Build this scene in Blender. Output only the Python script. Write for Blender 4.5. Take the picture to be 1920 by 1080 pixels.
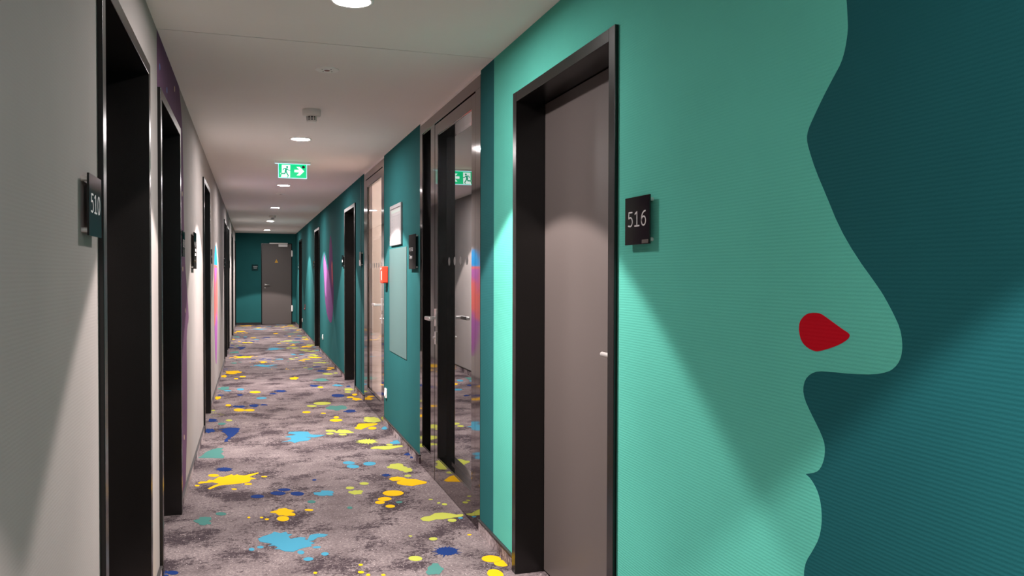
import bpy, bmesh, math, random
from mathutils import Vector, Matrix
from mathutils.geometry import tessellate_polygon
random.seed(7)
for o in list(bpy.data.objects): bpy.data.objects.remove(o)
scene = bpy.context.scene
COL = scene.collection

# ------------------------------------------------------------------ camera
H = 2.45                      # ceiling height
CH = 1.37477                  # camera height
A_ = 0.39224                  # left wall at x = -A_
B_ = 1.15819                  # right wall at x = +B_
YE = 22.6                     # end wall
YB = -4.0                     # wall behind the viewer
yaw, pitch, roll = 0.31385355, -0.01741522, 0.00235725
F = Vector((math.sin(yaw)*math.cos(pitch), math.cos(yaw)*math.cos(pitch), math.sin(pitch)))
R0 = Vector((math.cos(yaw), -math.sin(yaw), 0)); U0 = R0.cross(F)
Rv = R0*math.cos(roll)+U0*math.sin(roll); Uv = -R0*math.sin(roll)+U0*math.cos(roll)
cam_d = bpy.data.cameras.new('camera'); cam = bpy.data.objects.new('camera', cam_d); COL.objects.link(cam)
cam.matrix_world = Matrix(((Rv.x,Uv.x,-F.x,0),(Rv.y,Uv.y,-F.y,0),(Rv.z,Uv.z,-F.z,CH),(0,0,0,1)))
cam_d.sensor_width = 36; cam_d.lens = 1507.22/1920*36; cam_d.clip_start = 0.02; cam_d.clip_end = 100
scene.camera = cam

# ------------------------------------------------------------------ world, exposure
w = bpy.data.worlds.new('world'); scene.world = w; w.use_nodes = True
w.node_tree.nodes['Background'].inputs[0].default_value = (0.05,0.05,0.05,1)
w.node_tree.nodes['Background'].inputs[1].default_value = 0.2
vs = scene.view_settings
vs.view_transform = 'Standard'; vs.look = 'None'; vs.gamma = 1; vs.use_curve_mapping = False
vs.exposure = 0.46
LAMP_Y = [-3.45, 0.05, 3.22, 6.65, 10.2, 13.72, 17.25, 20.85]
SPOT_W = 275.0; CORE_W = 270.0; SPOT_COL = (1.0,0.90,0.87); DIFF_STRENGTH = 470.0

# ------------------------------------------------------------------ materials
def new_mat(name):
    m = bpy.data.materials.new(name); m.use_nodes = True
    nt = m.node_tree; b = nt.nodes['Principled BSDF']
    return m, nt, b
def mat(name, col, rough=.5, metal=0., spec=.5, emis=None, estr=0., bump=0., bscale=200., var=0.):
    m, nt, b = new_mat(name)
    b.inputs['Base Color'].default_value = (*col,1); b.inputs['Roughness'].default_value = rough
    b.inputs['Metallic'].default_value = metal; b.inputs['Specular IOR Level'].default_value = spec
    tc = nt.nodes.new('ShaderNodeTexCoord')
    n = nt.nodes.new('ShaderNodeTexNoise'); n.inputs['Scale'].default_value = bscale; n.inputs['Detail'].default_value = 4
    nt.links.new(tc.outputs['Object'], n.inputs['Vector'])
    if var > 0:
        n2 = nt.nodes.new('ShaderNodeTexNoise'); n2.inputs['Scale'].default_value = 3.0
        nt.links.new(tc.outputs['Object'], n2.inputs['Vector'])
        r = nt.nodes.new('ShaderNodeValToRGB')
        r.color_ramp.elements[0].color = (*[c*(1-var) for c in col],1); r.color_ramp.elements[1].color = (*[min(1,c*(1+var)) for c in col],1)
        nt.links.new(n2.outputs['Fac'], r.inputs[0]); nt.links.new(r.outputs[0], b.inputs['Base Color'])
    if bump > 0:
        bp = nt.nodes.new('ShaderNodeBump'); bp.inputs['Strength'].default_value = bump; bp.inputs['Distance'].default_value = .002
        nt.links.new(n.outputs['Fac'], bp.inputs['Height']); nt.links.new(bp.outputs[0], b.inputs['Normal'])
    if emis:
        b.inputs['Emission Color'].default_value = (*emis,1); b.inputs['Emission Strength'].default_value = estr
    return m
def wallpaper(name, col, bump=.22, rough=.85):
    """painted woven wall covering: thin wavy horizontal ribs"""
    m, nt, b = new_mat(name)
    b.inputs['Roughness'].default_value = rough; b.inputs['Specular IOR Level'].default_value = .04
    tc = nt.nodes.new('ShaderNodeTexCoord')
    wv = nt.nodes.new('ShaderNodeTexWave'); wv.wave_type = 'BANDS'; wv.bands_direction = 'Z'
    wv.inputs['Scale'].default_value = 38; wv.inputs['Distortion'].default_value = 1.6; wv.inputs['Detail'].default_value = 2; wv.inputs['Detail Scale'].default_value = 2.5
    nt.links.new(tc.outputs['Object'], wv.inputs['Vector'])
    n = nt.nodes.new('ShaderNodeTexNoise'); n.inputs['Scale'].default_value = 260
    nt.links.new(tc.outputs['Object'], n.inputs['Vector'])
    mx = nt.nodes.new('ShaderNodeMath'); mx.operation = 'ADD'
    nt.links.new(wv.outputs['Fac'], mx.inputs[0]); nt.links.new(n.outputs['Fac'], mx.inputs[1])
    bp = nt.nodes.new('ShaderNodeBump'); bp.inputs['Strength'].default_value = bump; bp.inputs['Distance'].default_value = .0012
    nt.links.new(mx.outputs[0], bp.inputs['Height']); nt.links.new(bp.outputs[0], b.inputs['Normal'])
    n2 = nt.nodes.new('ShaderNodeTexNoise'); n2.inputs['Scale'].default_value = 2.2; n2.inputs['Detail'].default_value = 3
    nt.links.new(tc.outputs['Object'], n2.inputs['Vector'])
    r = nt.nodes.new('ShaderNodeValToRGB')
    r.color_ramp.elements[0].position = .3; r.color_ramp.elements[1].position = .7
    r.color_ramp.elements[0].color = (*[c*.955 for c in col],1); r.color_ramp.elements[1].color = (*[min(1,c*1.045) for c in col],1)
    nt.links.new(n2.outputs['Fac'], r.inputs[0]); nt.links.new(r.outputs[0], b.inputs['Base Color'])
    return m
def carpet_mat(name, vertical=False, gain=1.):
    m, nt, b = new_mat(name)
    N = nt.nodes.new; L = nt.links.new
    b.inputs['Roughness'].default_value = .95; b.inputs['Specular IOR Level'].default_value = .08
    tc = N('ShaderNodeTexCoord')
    mp = N('ShaderNodeMapping'); mp.inputs['Scale'].default_value = (1,1,1) if not vertical else (1,1,.6)
    L(tc.outputs['Object'], mp.inputs['Vector'])
    def noise(s, d=6, r=.6):
        n = N('ShaderNodeTexNoise'); n.inputs['Scale'].default_value = s; n.inputs['Detail'].default_value = d; n.inputs['Roughness'].default_value = r
        L(mp.outputs[0], n.inputs['Vector']); return n
    def ramp(src, p0, p1, c0=(0,0,0), c1=(1,1,1)):
        r = N('ShaderNodeValToRGB'); r.color_ramp.elements[0].position = p0; r.color_ramp.elements[1].position = p1
        r.color_ramp.elements[0].color = (*c0,1); r.color_ramp.elements[1].color = (*c1,1); L(src, r.inputs[0]); return r
    def mix(f, a, c, blend='MIX'):
        x = N('ShaderNodeMix'); x.data_type = 'RGBA'; x.blend_type = blend
        if hasattr(f, 'is_output'): L(f, x.inputs[0])
        else: x.inputs[0].default_value = f
        for s, v in ((x.inputs[6], a), (x.inputs[7], c)):
            if hasattr(v, 'is_output'): L(v, s)
            else: s.default_value = (*v,1)
        return x.outputs[2]
    base = ramp(noise(3.2, 5).outputs['Fac'], .35, .68, tuple(gain*c for c in (.118,.094,.095)), tuple(gain*c for c in (.225,.185,.184)))
    big = noise(3.0, 5, .65); fine = noise(38, 8, .9)
    add = N('ShaderNodeMath'); add.operation = 'MULTIPLY_ADD'; add.inputs[1].default_value = 1.15
    L(fine.outputs['Fac'], add.inputs[0]); L(big.outputs['Fac'], add.inputs[2])
    half = N('ShaderNodeMath'); half.operation = 'MULTIPLY'; half.inputs[1].default_value = .5; L(add.outputs[0], half.inputs[0])
    dark = ramp(half.outputs[0], .546, .580)
    c1 = mix(dark.outputs[0], base.outputs[0], tuple(gain*c for c in (.032,.022,.026)))
    mid = ramp(noise(70, 4, .7).outputs['Fac'], .42, .6)
    c2 = mix(mid.outputs[0], c1, mix(.55, c1, (.05,.04,.045)))
    fl = ramp(noise(110, 2, .5).outputs['Fac'], .675, .715)
    c3 = mix(fl.outputs[0], c2, (.50,.44,.43))
    L(c3, b.inputs['Base Color'])
    bp = N('ShaderNodeBump'); bp.inputs['Strength'].default_value = .5; bp.inputs['Distance'].default_value = .003
    L(noise(420, 2).outputs['Fac'], bp.inputs['Height']); L(bp.outputs[0], b.inputs['Normal'])
    return m
def glass_mat(name, ior, boost, tint):
    m = bpy.data.materials.new(name); m.use_nodes = True; nt = m.node_tree
    for n in list(nt.nodes): nt.nodes.remove(n)
    N = nt.nodes.new; L = nt.links.new
    out = N('ShaderNodeOutputMaterial'); mx = N('ShaderNodeMixShader'); t = N('ShaderNodeBsdfTransparent'); g = N('ShaderNodeBsdfGlossy')
    fr = N('ShaderNodeFresnel'); fr.inputs['IOR'].default_value = ior
    mu = N('ShaderNodeMath'); mu.operation = 'MULTIPLY'; mu.inputs[1].default_value = boost; mu.use_clamp = True
    t.inputs[0].default_value = (*tint,1); g.inputs['Roughness'].default_value = 0.0; g.inputs['Color'].default_value = (.92,.92,.93,1)
    ge = N('ShaderNodeNewGeometry'); fb = N('ShaderNodeMath'); fb.operation = 'SUBTRACT'; fb.inputs[0].default_value = 1.0; L(ge.outputs['Backfacing'], fb.inputs[1])
    m2 = N('ShaderNodeMath'); m2.operation = 'MULTIPLY'; L(fr.outputs[0], mu.inputs[0]); L(mu.outputs[0], m2.inputs[0]); L(fb.outputs[0], m2.inputs[1]); L(m2.outputs[0], mx.inputs[0]); L(t.outputs[0], mx.inputs[1]); L(g.outputs[0], mx.inputs[2]); L(mx.outputs[0], out.inputs[0])
    return m

M = {}
M['wall_grey'] = wallpaper('wall_grey', (.36,.323,.308), .05)
M['wall_teal'] = wallpaper('wall_teal', (.022,.120,.124))
M['deep_teal'] = wallpaper('deep_teal', (.011,.090,.100))
M['mint'] = wallpaper('mint', (.098,.445,.355))
M['lipred'] = wallpaper('lipred', (.42,.004,.013), .15)
M['purple'] = wallpaper('purple', (.16,.083,.145), .05)
M['violet'] = wallpaper('violet', (.135,.052,.145), .1)
M['magenta'] = wallpaper('magenta', (.34,.11,.35), .1)
M['pink'] = wallpaper('pink', (.30,.115,.31), .1)
M['coral'] = wallpaper('coral', (.62,.14,.125), .1)
M['skyblue'] = wallpaper('skyblue', (.02,.25,.58), .1)
M['speck_blue'] = mat('speck_blue', (.05,.18,.55)); M['speck_gold'] = mat('speck_gold', (.75,.55,.30))
M['ceiling'] = mat('ceiling', (.93,.862,.842), .95, spec=.02, bump=.05, bscale=300, var=.015)
M['carpet'] = carpet_mat('carpet'); M['carpet_strip'] = carpet_mat('carpet_strip', True, 2.7)
M['black'] = mat('black_paint', (.0045,.0038,.0036), .26, spec=.45, bump=.02, bscale=900)
M['rubber'] = mat('black_trim', (.022,.02,.02), .45)
M['leaf'] = mat('door_leaf', (.090,.074,.069), .40, spec=.4, bump=.03, bscale=700, var=.03)
M['leaf_black'] = mat('door_leaf_black', (.035,.029,.027), .38, spec=.4)
M['fire_leaf'] = mat('fire_door_leaf', (.115,.097,.092), .45, spec=.4, var=.03)
M['steel'] = mat('brushed_steel', (.75,.71,.69), .32, metal=.7)
M['dark_steel'] = mat('polished_dark_steel', (.235,.21,.203), .055, metal=1.)
M['white_metal'] = mat('white_enamel', (.99,.96,.94), .4)
M['plastic'] = mat('white_plastic', (.92,.89,.86), .4)
M['grille'] = mat('grille_dark', (.03,.03,.03), .6)
M['paper'] = mat('paper', (.40,.375,.38), .6); M['ink'] = mat('ink', (.33,.33,.35), .7); M['band'] = mat('pale_green_band', (.42,.48,.44), .6)
M['alu'] = mat('silver_frame', (.42,.40,.41), .4, metal=.4)
M['plate'] = mat('black_acrylic', (.006,.006,.006), .08, spec=.5)
M['letter'] = mat('pale_lettering', (.55,.52,.52), .5)
M['letter_lit'] = mat('lettering_lit', (.78,.76,.76), .5)  # brighter copy of the lettering, light on the plate put into the colour
M['red_box'] = mat('red_enamel', (.80,.055,.025), .35)
M['dull_red'] = mat('dull_red', (.16,.03,.03), .5)
M['white_label'] = mat('white_label', (.8,.78,.76), .5)
M['panel'] = mat('grey_teal_patch', (.078,.152,.148), .6)
M['yellow_sign'] = mat('warning_yellow', (.95,.50,.02), .5)
M['glass_dark'] = glass_mat('dark_mirror_glass', 1.75, 1.9, (.35,.37,.38))
M['glass'] = glass_mat('clear_door_glass', 1.45, 1.0, (.93,.92,.9))
M['dot'] = mat('glass_marker_film', (.34,.33,.33), .8)
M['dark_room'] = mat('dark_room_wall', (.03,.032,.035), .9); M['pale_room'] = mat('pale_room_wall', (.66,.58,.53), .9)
M['diffuser'] = mat('lamp_diffuser', (.9,.9,.88), .5, emis=(1,.935,.925), estr=DIFF_STRENGTH)
M['exit_green'] = mat('exit_green', (0,.4,.15), .4, emis=(.0,.62,.235), estr=.7)
M['exit_white'] = mat('exit_white', (.8,.9,.85), .4, emis=(.82,1,.95), estr=.75)
M['exit_edge'] = mat('exit_edge', (.5,.8,.9), .4, emis=(.45,.85,1), estr=.95)
M['exit_figure'] = mat('exit_figure', (0,.3,.15), .4, emis=(.0,.28,.16), estr=.8)
M['sensor'] = mat('sensor_brown', (.06,.045,.04), .6)
M['led'] = mat('sprinkler_red', (.30,.12,.10), .5)
SP = {'Y': mat('splat_yellow', (.53,.31,.007), .95, spec=.05, bump=.3, bscale=500), 'L': mat('splat_lime', (.29,.315,.055), .95, spec=.05, bump=.3, bscale=500),
      'C': mat('splat_cyan', (.042,.19,.275), .95, spec=.05, bump=.3, bscale=500), 'N': mat('splat_navy', (.009,.025,.105), .95, spec=.05, bump=.3, bscale=500),
      'G': mat('splat_green', (.048,.14,.125), .95, spec=.05, bump=.3, bscale=500)}

# ------------------------------------------------------------------ helpers
def obj(name, bm, m, parent=None, label=None, cat=None, group=None, kind=None, smooth=False):
    bmesh.ops.recalc_face_normals(bm, faces=bm.faces)
    me = bpy.data.meshes.new(name); bm.to_mesh(me); bm.free()
    if smooth:
        for p in me.polygons: p.use_smooth = True
    me.materials.append(M[m] if isinstance(m, str) else m)
    o = bpy.data.objects.new(name, me); COL.objects.link(o)
    if parent: o.parent = parent; o.matrix_parent_inverse = Matrix.Translation(parent.location).inverted()
    tag(o, label, cat, group, kind); return o
def tag(o, label=None, cat=None, group=None, kind=None):
    if label: o['label'] = label
    if cat: o['category'] = cat
    if group: o['group'] = group
    if kind: o['kind'] = kind
def thing(name, loc, label=None, cat=None, group=None, kind=None):
    o = bpy.data.objects.new(name, None); o.empty_display_size = .05; COL.objects.link(o); o.location = loc
    tag(o, label, cat, group, kind); return o
def box(bm, x0, x1, y0, y1, z0, z1, bev=0.):
    x0,x1 = sorted((x0,x1)); y0,y1 = sorted((y0,y1)); z0,z1 = sorted((z0,z1))
    r = bmesh.ops.create_cube(bm, size=1, matrix=Matrix.Translation(((x0+x1)/2,(y0+y1)/2,(z0+z1)/2)) @ Matrix.Diagonal((x1-x0,y1-y0,z1-z0,1)))
    if bev > 0:
        es = {e for v in r['verts'] for e in v.link_edges}
        bmesh.ops.bevel(bm, geom=list(es), offset=bev, segments=2, affect='EDGES', profile=.5)
    return bm
def BX(*a, **k): return box(bmesh.new(), *a, **k)
def ox(side, o):                       # o = distance out of the wall face into the corridor
    return B_-o if side == 'R' else -A_+o
def wbx(side, o0, o1, y0, y1, z0, z1, bev=0., bm=None):
    return box(bm or bmesh.new(), ox(side,o0), ox(side,o1), y0, y1, z0, z1, bev)
def prism(pts, to3, t, bm=None):       # polygon (u,v) extruded: to3(u,v,d) with d = 0 and t
    bm = bm or bmesh.new(); n = len(pts)
    a = [bm.verts.new(to3(u,v,0)) for u,v in pts]; c = [bm.verts.new(to3(u,v,t)) for u,v in pts]
    if n < 5:
        bm.faces.new(c); bm.faces.new(a[::-1])
    else:
        for tri in tessellate_polygon([[Vector((u,v,0)) for u,v in pts]]):
            if len(set(tri)) < 3: continue
            try: bm.faces.new([c[i] for i in tri]); bm.faces.new([a[i] for i in reversed(tri)])
            except ValueError: pass
    for i in range(n): bm.faces.new((a[i], a[(i+1)%n], c[(i+1)%n], c[i]))
    return bm
def wall_map(side, base=0.):
    return lambda u, v, d: (ox(side, base+d), u, v)
def cyl(bm, c, axis, r0, r1, l, seg=24):
    ax = Vector(axis).normalized(); q = ax.to_track_quat('Z','Y').to_matrix().to_4x4()
    bmesh.ops.create_cone(bm, cap_ends=True, segments=seg, radius1=r0, radius2=r1, depth=l, matrix=Matrix.Translation(Vector(c)+ax*l/2) @ q); return bm
def lathe(prof, c, axis=(0,0,-1), seg=40):      # prof: (radius, height along axis)
    bm = bmesh.new(); ax = Vector(axis).normalized(); q = ax.to_track_quat('Z','Y').to_matrix(); rings = []
    for r, h in prof:
        rings.append([bm.verts.new(Vector(c)+q@Vector((r*math.cos(2*math.pi*k/seg), r*math.sin(2*math.pi*k/seg), h))) for k in range(seg)] if r > 1e-5 else [bm.verts.new(Vector(c)+q@Vector((0,0,h)))])
    for p, s in zip(rings, rings[1:]):
        for k in range(seg):
            k2 = (k+1)%seg
            if len(p) == 1 and len(s) == 1: continue
            if len(p) == 1: bm.faces.new((p[0], s[k], s[k2]))
            elif len(s) == 1: bm.faces.new((p[k], p[k2], s[0]))
            else: bm.faces.new((p[k], p[k2], s[k2], s[k]))
    return bm
def tube(pts, r, seg=12, bm=None):
    bm = bm or bmesh.new(); pts = [Vector(p) for p in pts]; rings = []
    for i, p in enumerate(pts):
        d = (pts[min(i+1,len(pts)-1)]-pts[max(i-1,0)]).normalized(); q = d.to_track_quat('Z','Y').to_matrix()
        rings.append([bm.verts.new(p+q@Vector((r*math.cos(2*math.pi*k/seg), r*math.sin(2*math.pi*k/seg), 0))) for k in range(seg)])
    for p, s in zip(rings, rings[1:]):
        for k in range(seg): bm.faces.new((p[k], p[(k+1)%seg], s[(k+1)%seg], s[k]))
    bm.faces.new(rings[0][::-1]); bm.faces.new(rings[-1]); return bm
def stroke(bm, pts, wd, to3, t):                # flat ribbon with round joints
    for (x0,y0),(x1,y1) in zip(pts, pts[1:]):
        dx, dy = x1-x0, y1-y0; l = math.hypot(dx,dy) or 1; nx, ny = -dy/l*wd/2, dx/l*wd/2
        prism([(x0+nx,y0+ny),(x1+nx,y1+ny),(x1-nx,y1-ny),(x0-nx,y0-ny)], to3, t, bm)
    for x, y in pts: prism([(x+wd/2*math.cos(k*math.pi/5), y+wd/2*math.sin(k*math.pi/5)) for k in range(10)], to3, t*.97, bm)
    return bm
def arc(cx, cy, rx, ry, a0, a1, n=14):
    return [(cx+rx*math.cos(math.radians(a0+(a1-a0)*i/n)), cy+ry*math.sin(math.radians(a0+(a1-a0)*i/n))) for i in range(n+1)]
DIG = {'5': [[(.52,1),(.12,1),(.09,.58),(.2,.62)]+arc(.28,.32,.27,.32,80,-110)+[(.05,.04)]],
       '1': [[(.08,.86),(.32,1),(.32,0)], [(.06,0),(.58,0)]],
       '0': [arc(.31,.5,.26,.5,0,360,24)],
       '6': [[(.52,1),(.38,.97)]+arc(.42,.36,.36,.6,110,180,8)+arc(.31,.31,.25,.31,180,540,22)],
       '2': [arc(.3,.74,.25,.26,160,-40)+[(.05,0),(.57,0)]],
       '4': [[(.42,0),(.42,1),(.03,.3),(.6,.3)]], '3': [arc(.28,.75,.25,.25,140,-90)+arc(.28,.25,.28,.25,90,-140)],
       '7': [[(.05,1),(.57,1),(.2,0)]], '8': [arc(.31,.75,.22,.25,0,360,20), arc(.31,.26,.27,.26,0,360,20)], '9': [arc(.31,.69,.25,.31,0,360,22)+[(.56,.5),(.5,.15),(.15,0)]]}
def digits(txt, u0, v0, hgt, to3, sgn, wf=.1):
    bm = bmesh.new(); u = u0
    for ch in txt:
        for s in DIG[ch]: stroke(bm, [(u+sgn*x*hgt, v0+y*hgt) for x, y in s], hgt*wf, to3, .0006)
        u += sgn*.80*hgt
    return bm
def text_mesh(txt, size):
    cu = bpy.data.curves.new('lettering', 'FONT'); cu.body = txt; cu.size = size; cu.resolution_u = 3
    o = bpy.data.objects.new('lettering', cu); COL.objects.link(o)
    dg = bpy.context.evaluated_depsgraph_get(); me = bpy.data.meshes.new_from_object(o.evaluated_get(dg))
    vs_ = [v.co.copy() for v in me.vertices]; fs = [tuple(p.vertices) for p in me.polygons]
    bpy.data.objects.remove(o); bpy.data.curves.remove(cu); bpy.data.meshes.remove(me); return vs_, fs
def letters(txt, size, to3):
    vs_, fs = text_mesh(txt, size); bm = bmesh.new(); bv = [bm.verts.new(to3(v.x, v.y, 0)) for v in vs_]
    for f in fs:
        try: bm.faces.new([bv[i] for i in f])
        except ValueError: pass
    return bm
SPLATS = [
('p','Y',(-338,5624,-320,5660,-284,5649,-272,5694,-243,5673,-223,5723,-210,5760,-181,5741,-153,5774,-131,5800,-116,5762,-95,5788,-79,5761,-46,5740,-6,5770,43,5801,45,5774,16,5737,-17,5689,30,5630,-6,5611,-13,5558,-48,5532,-111,5522,-174,5518,-202,5512,-253,5434,-269,5456,-237,5523,-203,5563,-247,5616,-289,5608,-327,5602)),
('e','Y',(-247,5804,34,-10,-2,42)),
('e','Y',(-336,5555,16,-5,-1,21)),
('e','Y',(-22,5498,25,-7,0,26)),
('e','Y',(-107,5396,17,-6,0,20)),
('e','Y',(80,5666,20,-6,0,19)),
('e','Y',(166,4660,34,-10,2,48)),
('e','Y',(316,4787,25,-8,1,21)),
('e','Y',(-16,4740,8,-3,0,16)),
('e','Y',(52,4717,9,-3,0,14)),
('e','Y',(80,4676,12,-4,1,15)),
('e','Y',(-472,4906,16,-5,-3,37)),
('e','Y',(276,3766,9,-3,1,12)),
('b','N',(-182,5959,64,-20,-3,78)),
('e','N',(32,5173,38,-12,1,41)),
('e','N',(156,5210,44,-14,2,47)),
('e','N',(196,5284,37,-12,1,36)),
('e','N',(270,5164,40,-13,3,48)),
('e','N',(396,5475,13,-4,2,21)),
('e','N',(-346,3966,26,-8,-2,26)),
('e','N',(-380,3984,15,-5,-2,19)),
('e','N',(-376,3940,15,-4,-1,12)),
('s','C',(433,5121,61,-19,6,66)),
('e','G',(-168,4859,30,-10,-1,32)),
('e','G',(342,4954,23,-8,2,31)),
('s','G',(-255,4748,50,-16,-4,77)),
('s','Y',(176,4783,67,-21,3,73)),
('p','C',(29,4340,51,4371,97,4404,112,4435,143,4400,173,4416,180,4374,202,4362,181,4330,190,4289,219,4299,242,4305,267,4284,257,4255,273,4244,290,4324,331,4334,359,4318,381,4299,361,4273,327,4274,300,4230,277,4225,306,4185,285,4173,286,4141,243,4128,218,4110,195,4086,155,4104,129,4146,105,4154,125,4174,109,4206,79,4215,99,4236,72,4262,39,4291)),
('e','C',(-2,4184,14,-4,0,22)),
('e','C',(40,4208,16,-5,0,19)),
('e','C',(229,4068,16,-6,2,29)),
('e','C',(258,3961,23,-7,2,26)),
('e','C',(340,4010,17,-6,3,26)),
('e','C',(310,4120,21,-6,2,15)),
('e','C',(671,5898,41,-13,6,50)),
('e','C',(686,5778,43,-14,6,54)),
('e','C',(811,5828,43,-14,8,58)),
('e','C',(1117,4372,13,-4,3,14)),
('s','L',(985,5680,67,-22,16,92)),
('s','L',(1027,5567,49,-15,12,65)),
('s','L',(624,5086,41,-12,8,58)),
('e','L',(1010,5398,24,-7,6,30)),
('e','L',(700,5284,30,-10,5,33)),
('e','L',(599,5200,27,-9,4,31)),
('e','L',(1036,4786,12,-4,3,13)),
('e','L',(1093,4663,16,-5,5,21)),
('e','L',(1066,4699,10,-3,4,14)),
('e','L',(1062,4345,25,-8,7,27)),
('e','L',(894,4068,20,-6,5,25)),
('e','L',(750,3812,32,-10,7,34)),
('e','L',(790,4148,9,-3,2,10)),
('b','N',(872,5458,32,-10,8,46)),
('b','N',(918,3866,69,-22,19,77)),
('p','Y',(872,5347,898,5389,938,5396,977,5355,986,5321,1042,5293,1065,5255,1100,5201,1089,5166,1044,5150,988,5129,935,5164,905,5208,911,5261,945,5287,889,5289)),
('e','Y',(842,4996,60,-18,12,67)),
('e','Y',(771,4881,40,-13,7,42)),
('e','Y',(732,4816,29,-10,5,32)),
('e','Y',(778,4718,28,-9,5,30)),
('e','Y',(1098,3696,43,-14,13,46)),
('e','Y',(1129,3625,36,-12,13,41)),
('e','Y',(1060,3506,36,-11,10,31)),
('e','Y',(488,3807,9,-3,2,14)),
('e','Y',(477,3713,14,-4,2,16)),
('e','Y',(504,3670,9,-2,2,14)),
('e','Y',(570,3648,9,-3,2,12)),
('e','Y',(1090,4075,11,-4,3,10)),
('e','G',(844,4789,18,-5,5,24)),
('e','G',(547,4762,15,-5,3,26)),
('p','L',(899,4430,930,4458,963,4461,999,4504,1045,4503,1085,4472,1111,4441,1150,4440,1154,4416,1125,4392,1085,4393,1044,4384,1016,4377,980,4389,936,4364,905,4384)),
('s','G',(808,3644,39,-12,16,73)),
('e','Y',(-230,8854,30,-9,-2,66)),
('e','Y',(-118,8518,53,-16,-1,94)),
('e','Y',(-19,8479,46,-14,0,81)),
('s','N',(-119,8739,60,-18,-1,78)),
('s','N',(25,8750,53,-16,0,92)),
('s','N',(122,8775,32,-10,1,53)),
('s','N',(-356,7996,60,-18,-4,82)),
('s','N',(-349,7467,43,-14,-5,105)),
('b','L',(-346,8301,86,-27,-5,128)),
('e','L',(-200,7939,31,-10,-2,47)),
('e','L',(-366,8566,19,-6,-2,37)),
('e','G',(-258,7778,34,-10,-2,58)),
('p','N',(-282,7512,-237,7524,-199,7570,-125,7539,-96,7492,-110,7410,-103,7370,-127,7251,-150,7136,-172,7125,-161,7071,-188,7029,-183,6945,-213,6932,-212,7020,-196,7099,-188,7148,-218,7315,-252,7399,-235,7448)),
('p','G',(-385,6388,-356,6460,-334,6580,-297,6656,-253,6702,-211,6695,-226,6619,-205,6569,-222,6488,-193,6368,-205,6318,-273,6353)),
('p','C',(228,6785,273,6819,307,6875,313,6940,267,6995,301,7030,361,7064,296,7137,309,7206,395,7204,466,7168,478,7045,502,7020,597,6973,554,6927,500,6899,432,6944,472,6864,441,6783,377,6771,331,6721,303,6794)),
('e','L',(712,8693,91,-28,9,98)),
('e','L',(594,8552,51,-15,4,59)),
('e','L',(658,7146,44,-14,5,49)),
('e','L',(639,7022,29,-9,4,44)),
('e','L',(740,6954,33,-10,4,33)),
('e','L',(1054,6426,27,-9,6,33)),
('s','G',(830,8362,99,-30,17,173)),
('s','N',(939,8122,62,-19,10,89)),
('s','N',(1131,6047,26,-8,9,49)),
('s','N',(1142,5936,16,-5,6,34)),
('e','Y',(518,8190,37,-11,5,66)),
('e','Y',(672,8075,24,-8,3,37)),
('e','Y',(771,7811,26,-8,6,56)),
('e','Y',(753,7652,58,-18,7,70)),
('e','Y',(1022,7164,35,-11,9,62)),
('s','L',(1082,7576,92,-29,22,150)),
('s','L',(762,7081,72,-22,11,95)),
('b','L',(901,6609,94,-29,15,109)),
('p','Y',(869,7219,903,7286,907,7344,934,7416,1005,7410,1102,7380,1081,7310,1012,7252,970,7206,918,7127,881,7165)),
('s','C',(1128,7133,30,-10,11,68)),
('s','C',(1118,6502,43,-14,13,77)),
('p','L',(888,6345,930,6399,979,6393,1078,6377,1154,6375,1145,6326,1089,6297,1027,6257,983,6256,941,6305,898,6306)),
('s','Y',(-245,11788,106,-32,-5,230)),
('s','Y',(-351,11386,37,-11,-5,156)),
('s','Y',(533,10892,60,-19,8,144)),
('s','Y',(-354,9414,34,-11,-5,122)),
('e','Y',(-110,11262,40,-12,-1,77)),
('e','Y',(-189,11064,26,-8,-1,58)),
('e','Y',(40,9740,65,-20,1,85)),
('s','G',(-312,10176,71,-21,-5,147)),
('e','C',(-124,10031,42,-12,-1,86)),
('e','C',(-264,9956,42,-13,-2,60)),
('e','C',(105,9256,55,-17,1,77)),
('b','N',(323,9747,77,-24,4,115)),
('s','N',(236,9562,41,-13,1,59)),
('s','N',(-124,9573,38,-11,-1,61)),
('s','N',(-331,9622,34,-10,-2,45)),
('s','L',(1028,12666,110,-33,10,119)),
('s','N',(922,12117,58,-18,8,100)),
('s','N',(944,11596,73,-23,9,115)),
('s','N',(732,10093,60,-19,7,87)),
('s','N',(1143,9920,56,-17,6,51)),
('e','Y',(1101,11957,49,-14,9,102)),
('e','Y',(1060,11763,36,-10,6,59)),
('e','Y',(794,9946,33,-10,6,73)),
('e','Y',(1116,9224,29,-9,9,74)),
('e','Y',(1044,9036,38,-11,6,56)),
('e','L',(995,11233,67,-21,9,97)),
('e','L',(1108,11299,31,-10,5,51)),
('e','L',(1063,9433,34,-11,7,67)),
('s','G',(855,10622,98,-30,12,144)),
('s','C',(1006,10046,60,-19,9,87)),
('s','L',(1103,9654,67,-21,11,96)),
('e','N',(928,9202,69,-21,12,126)),
('s','Y',(1094,8881,48,-14,13,107)),
]

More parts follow.
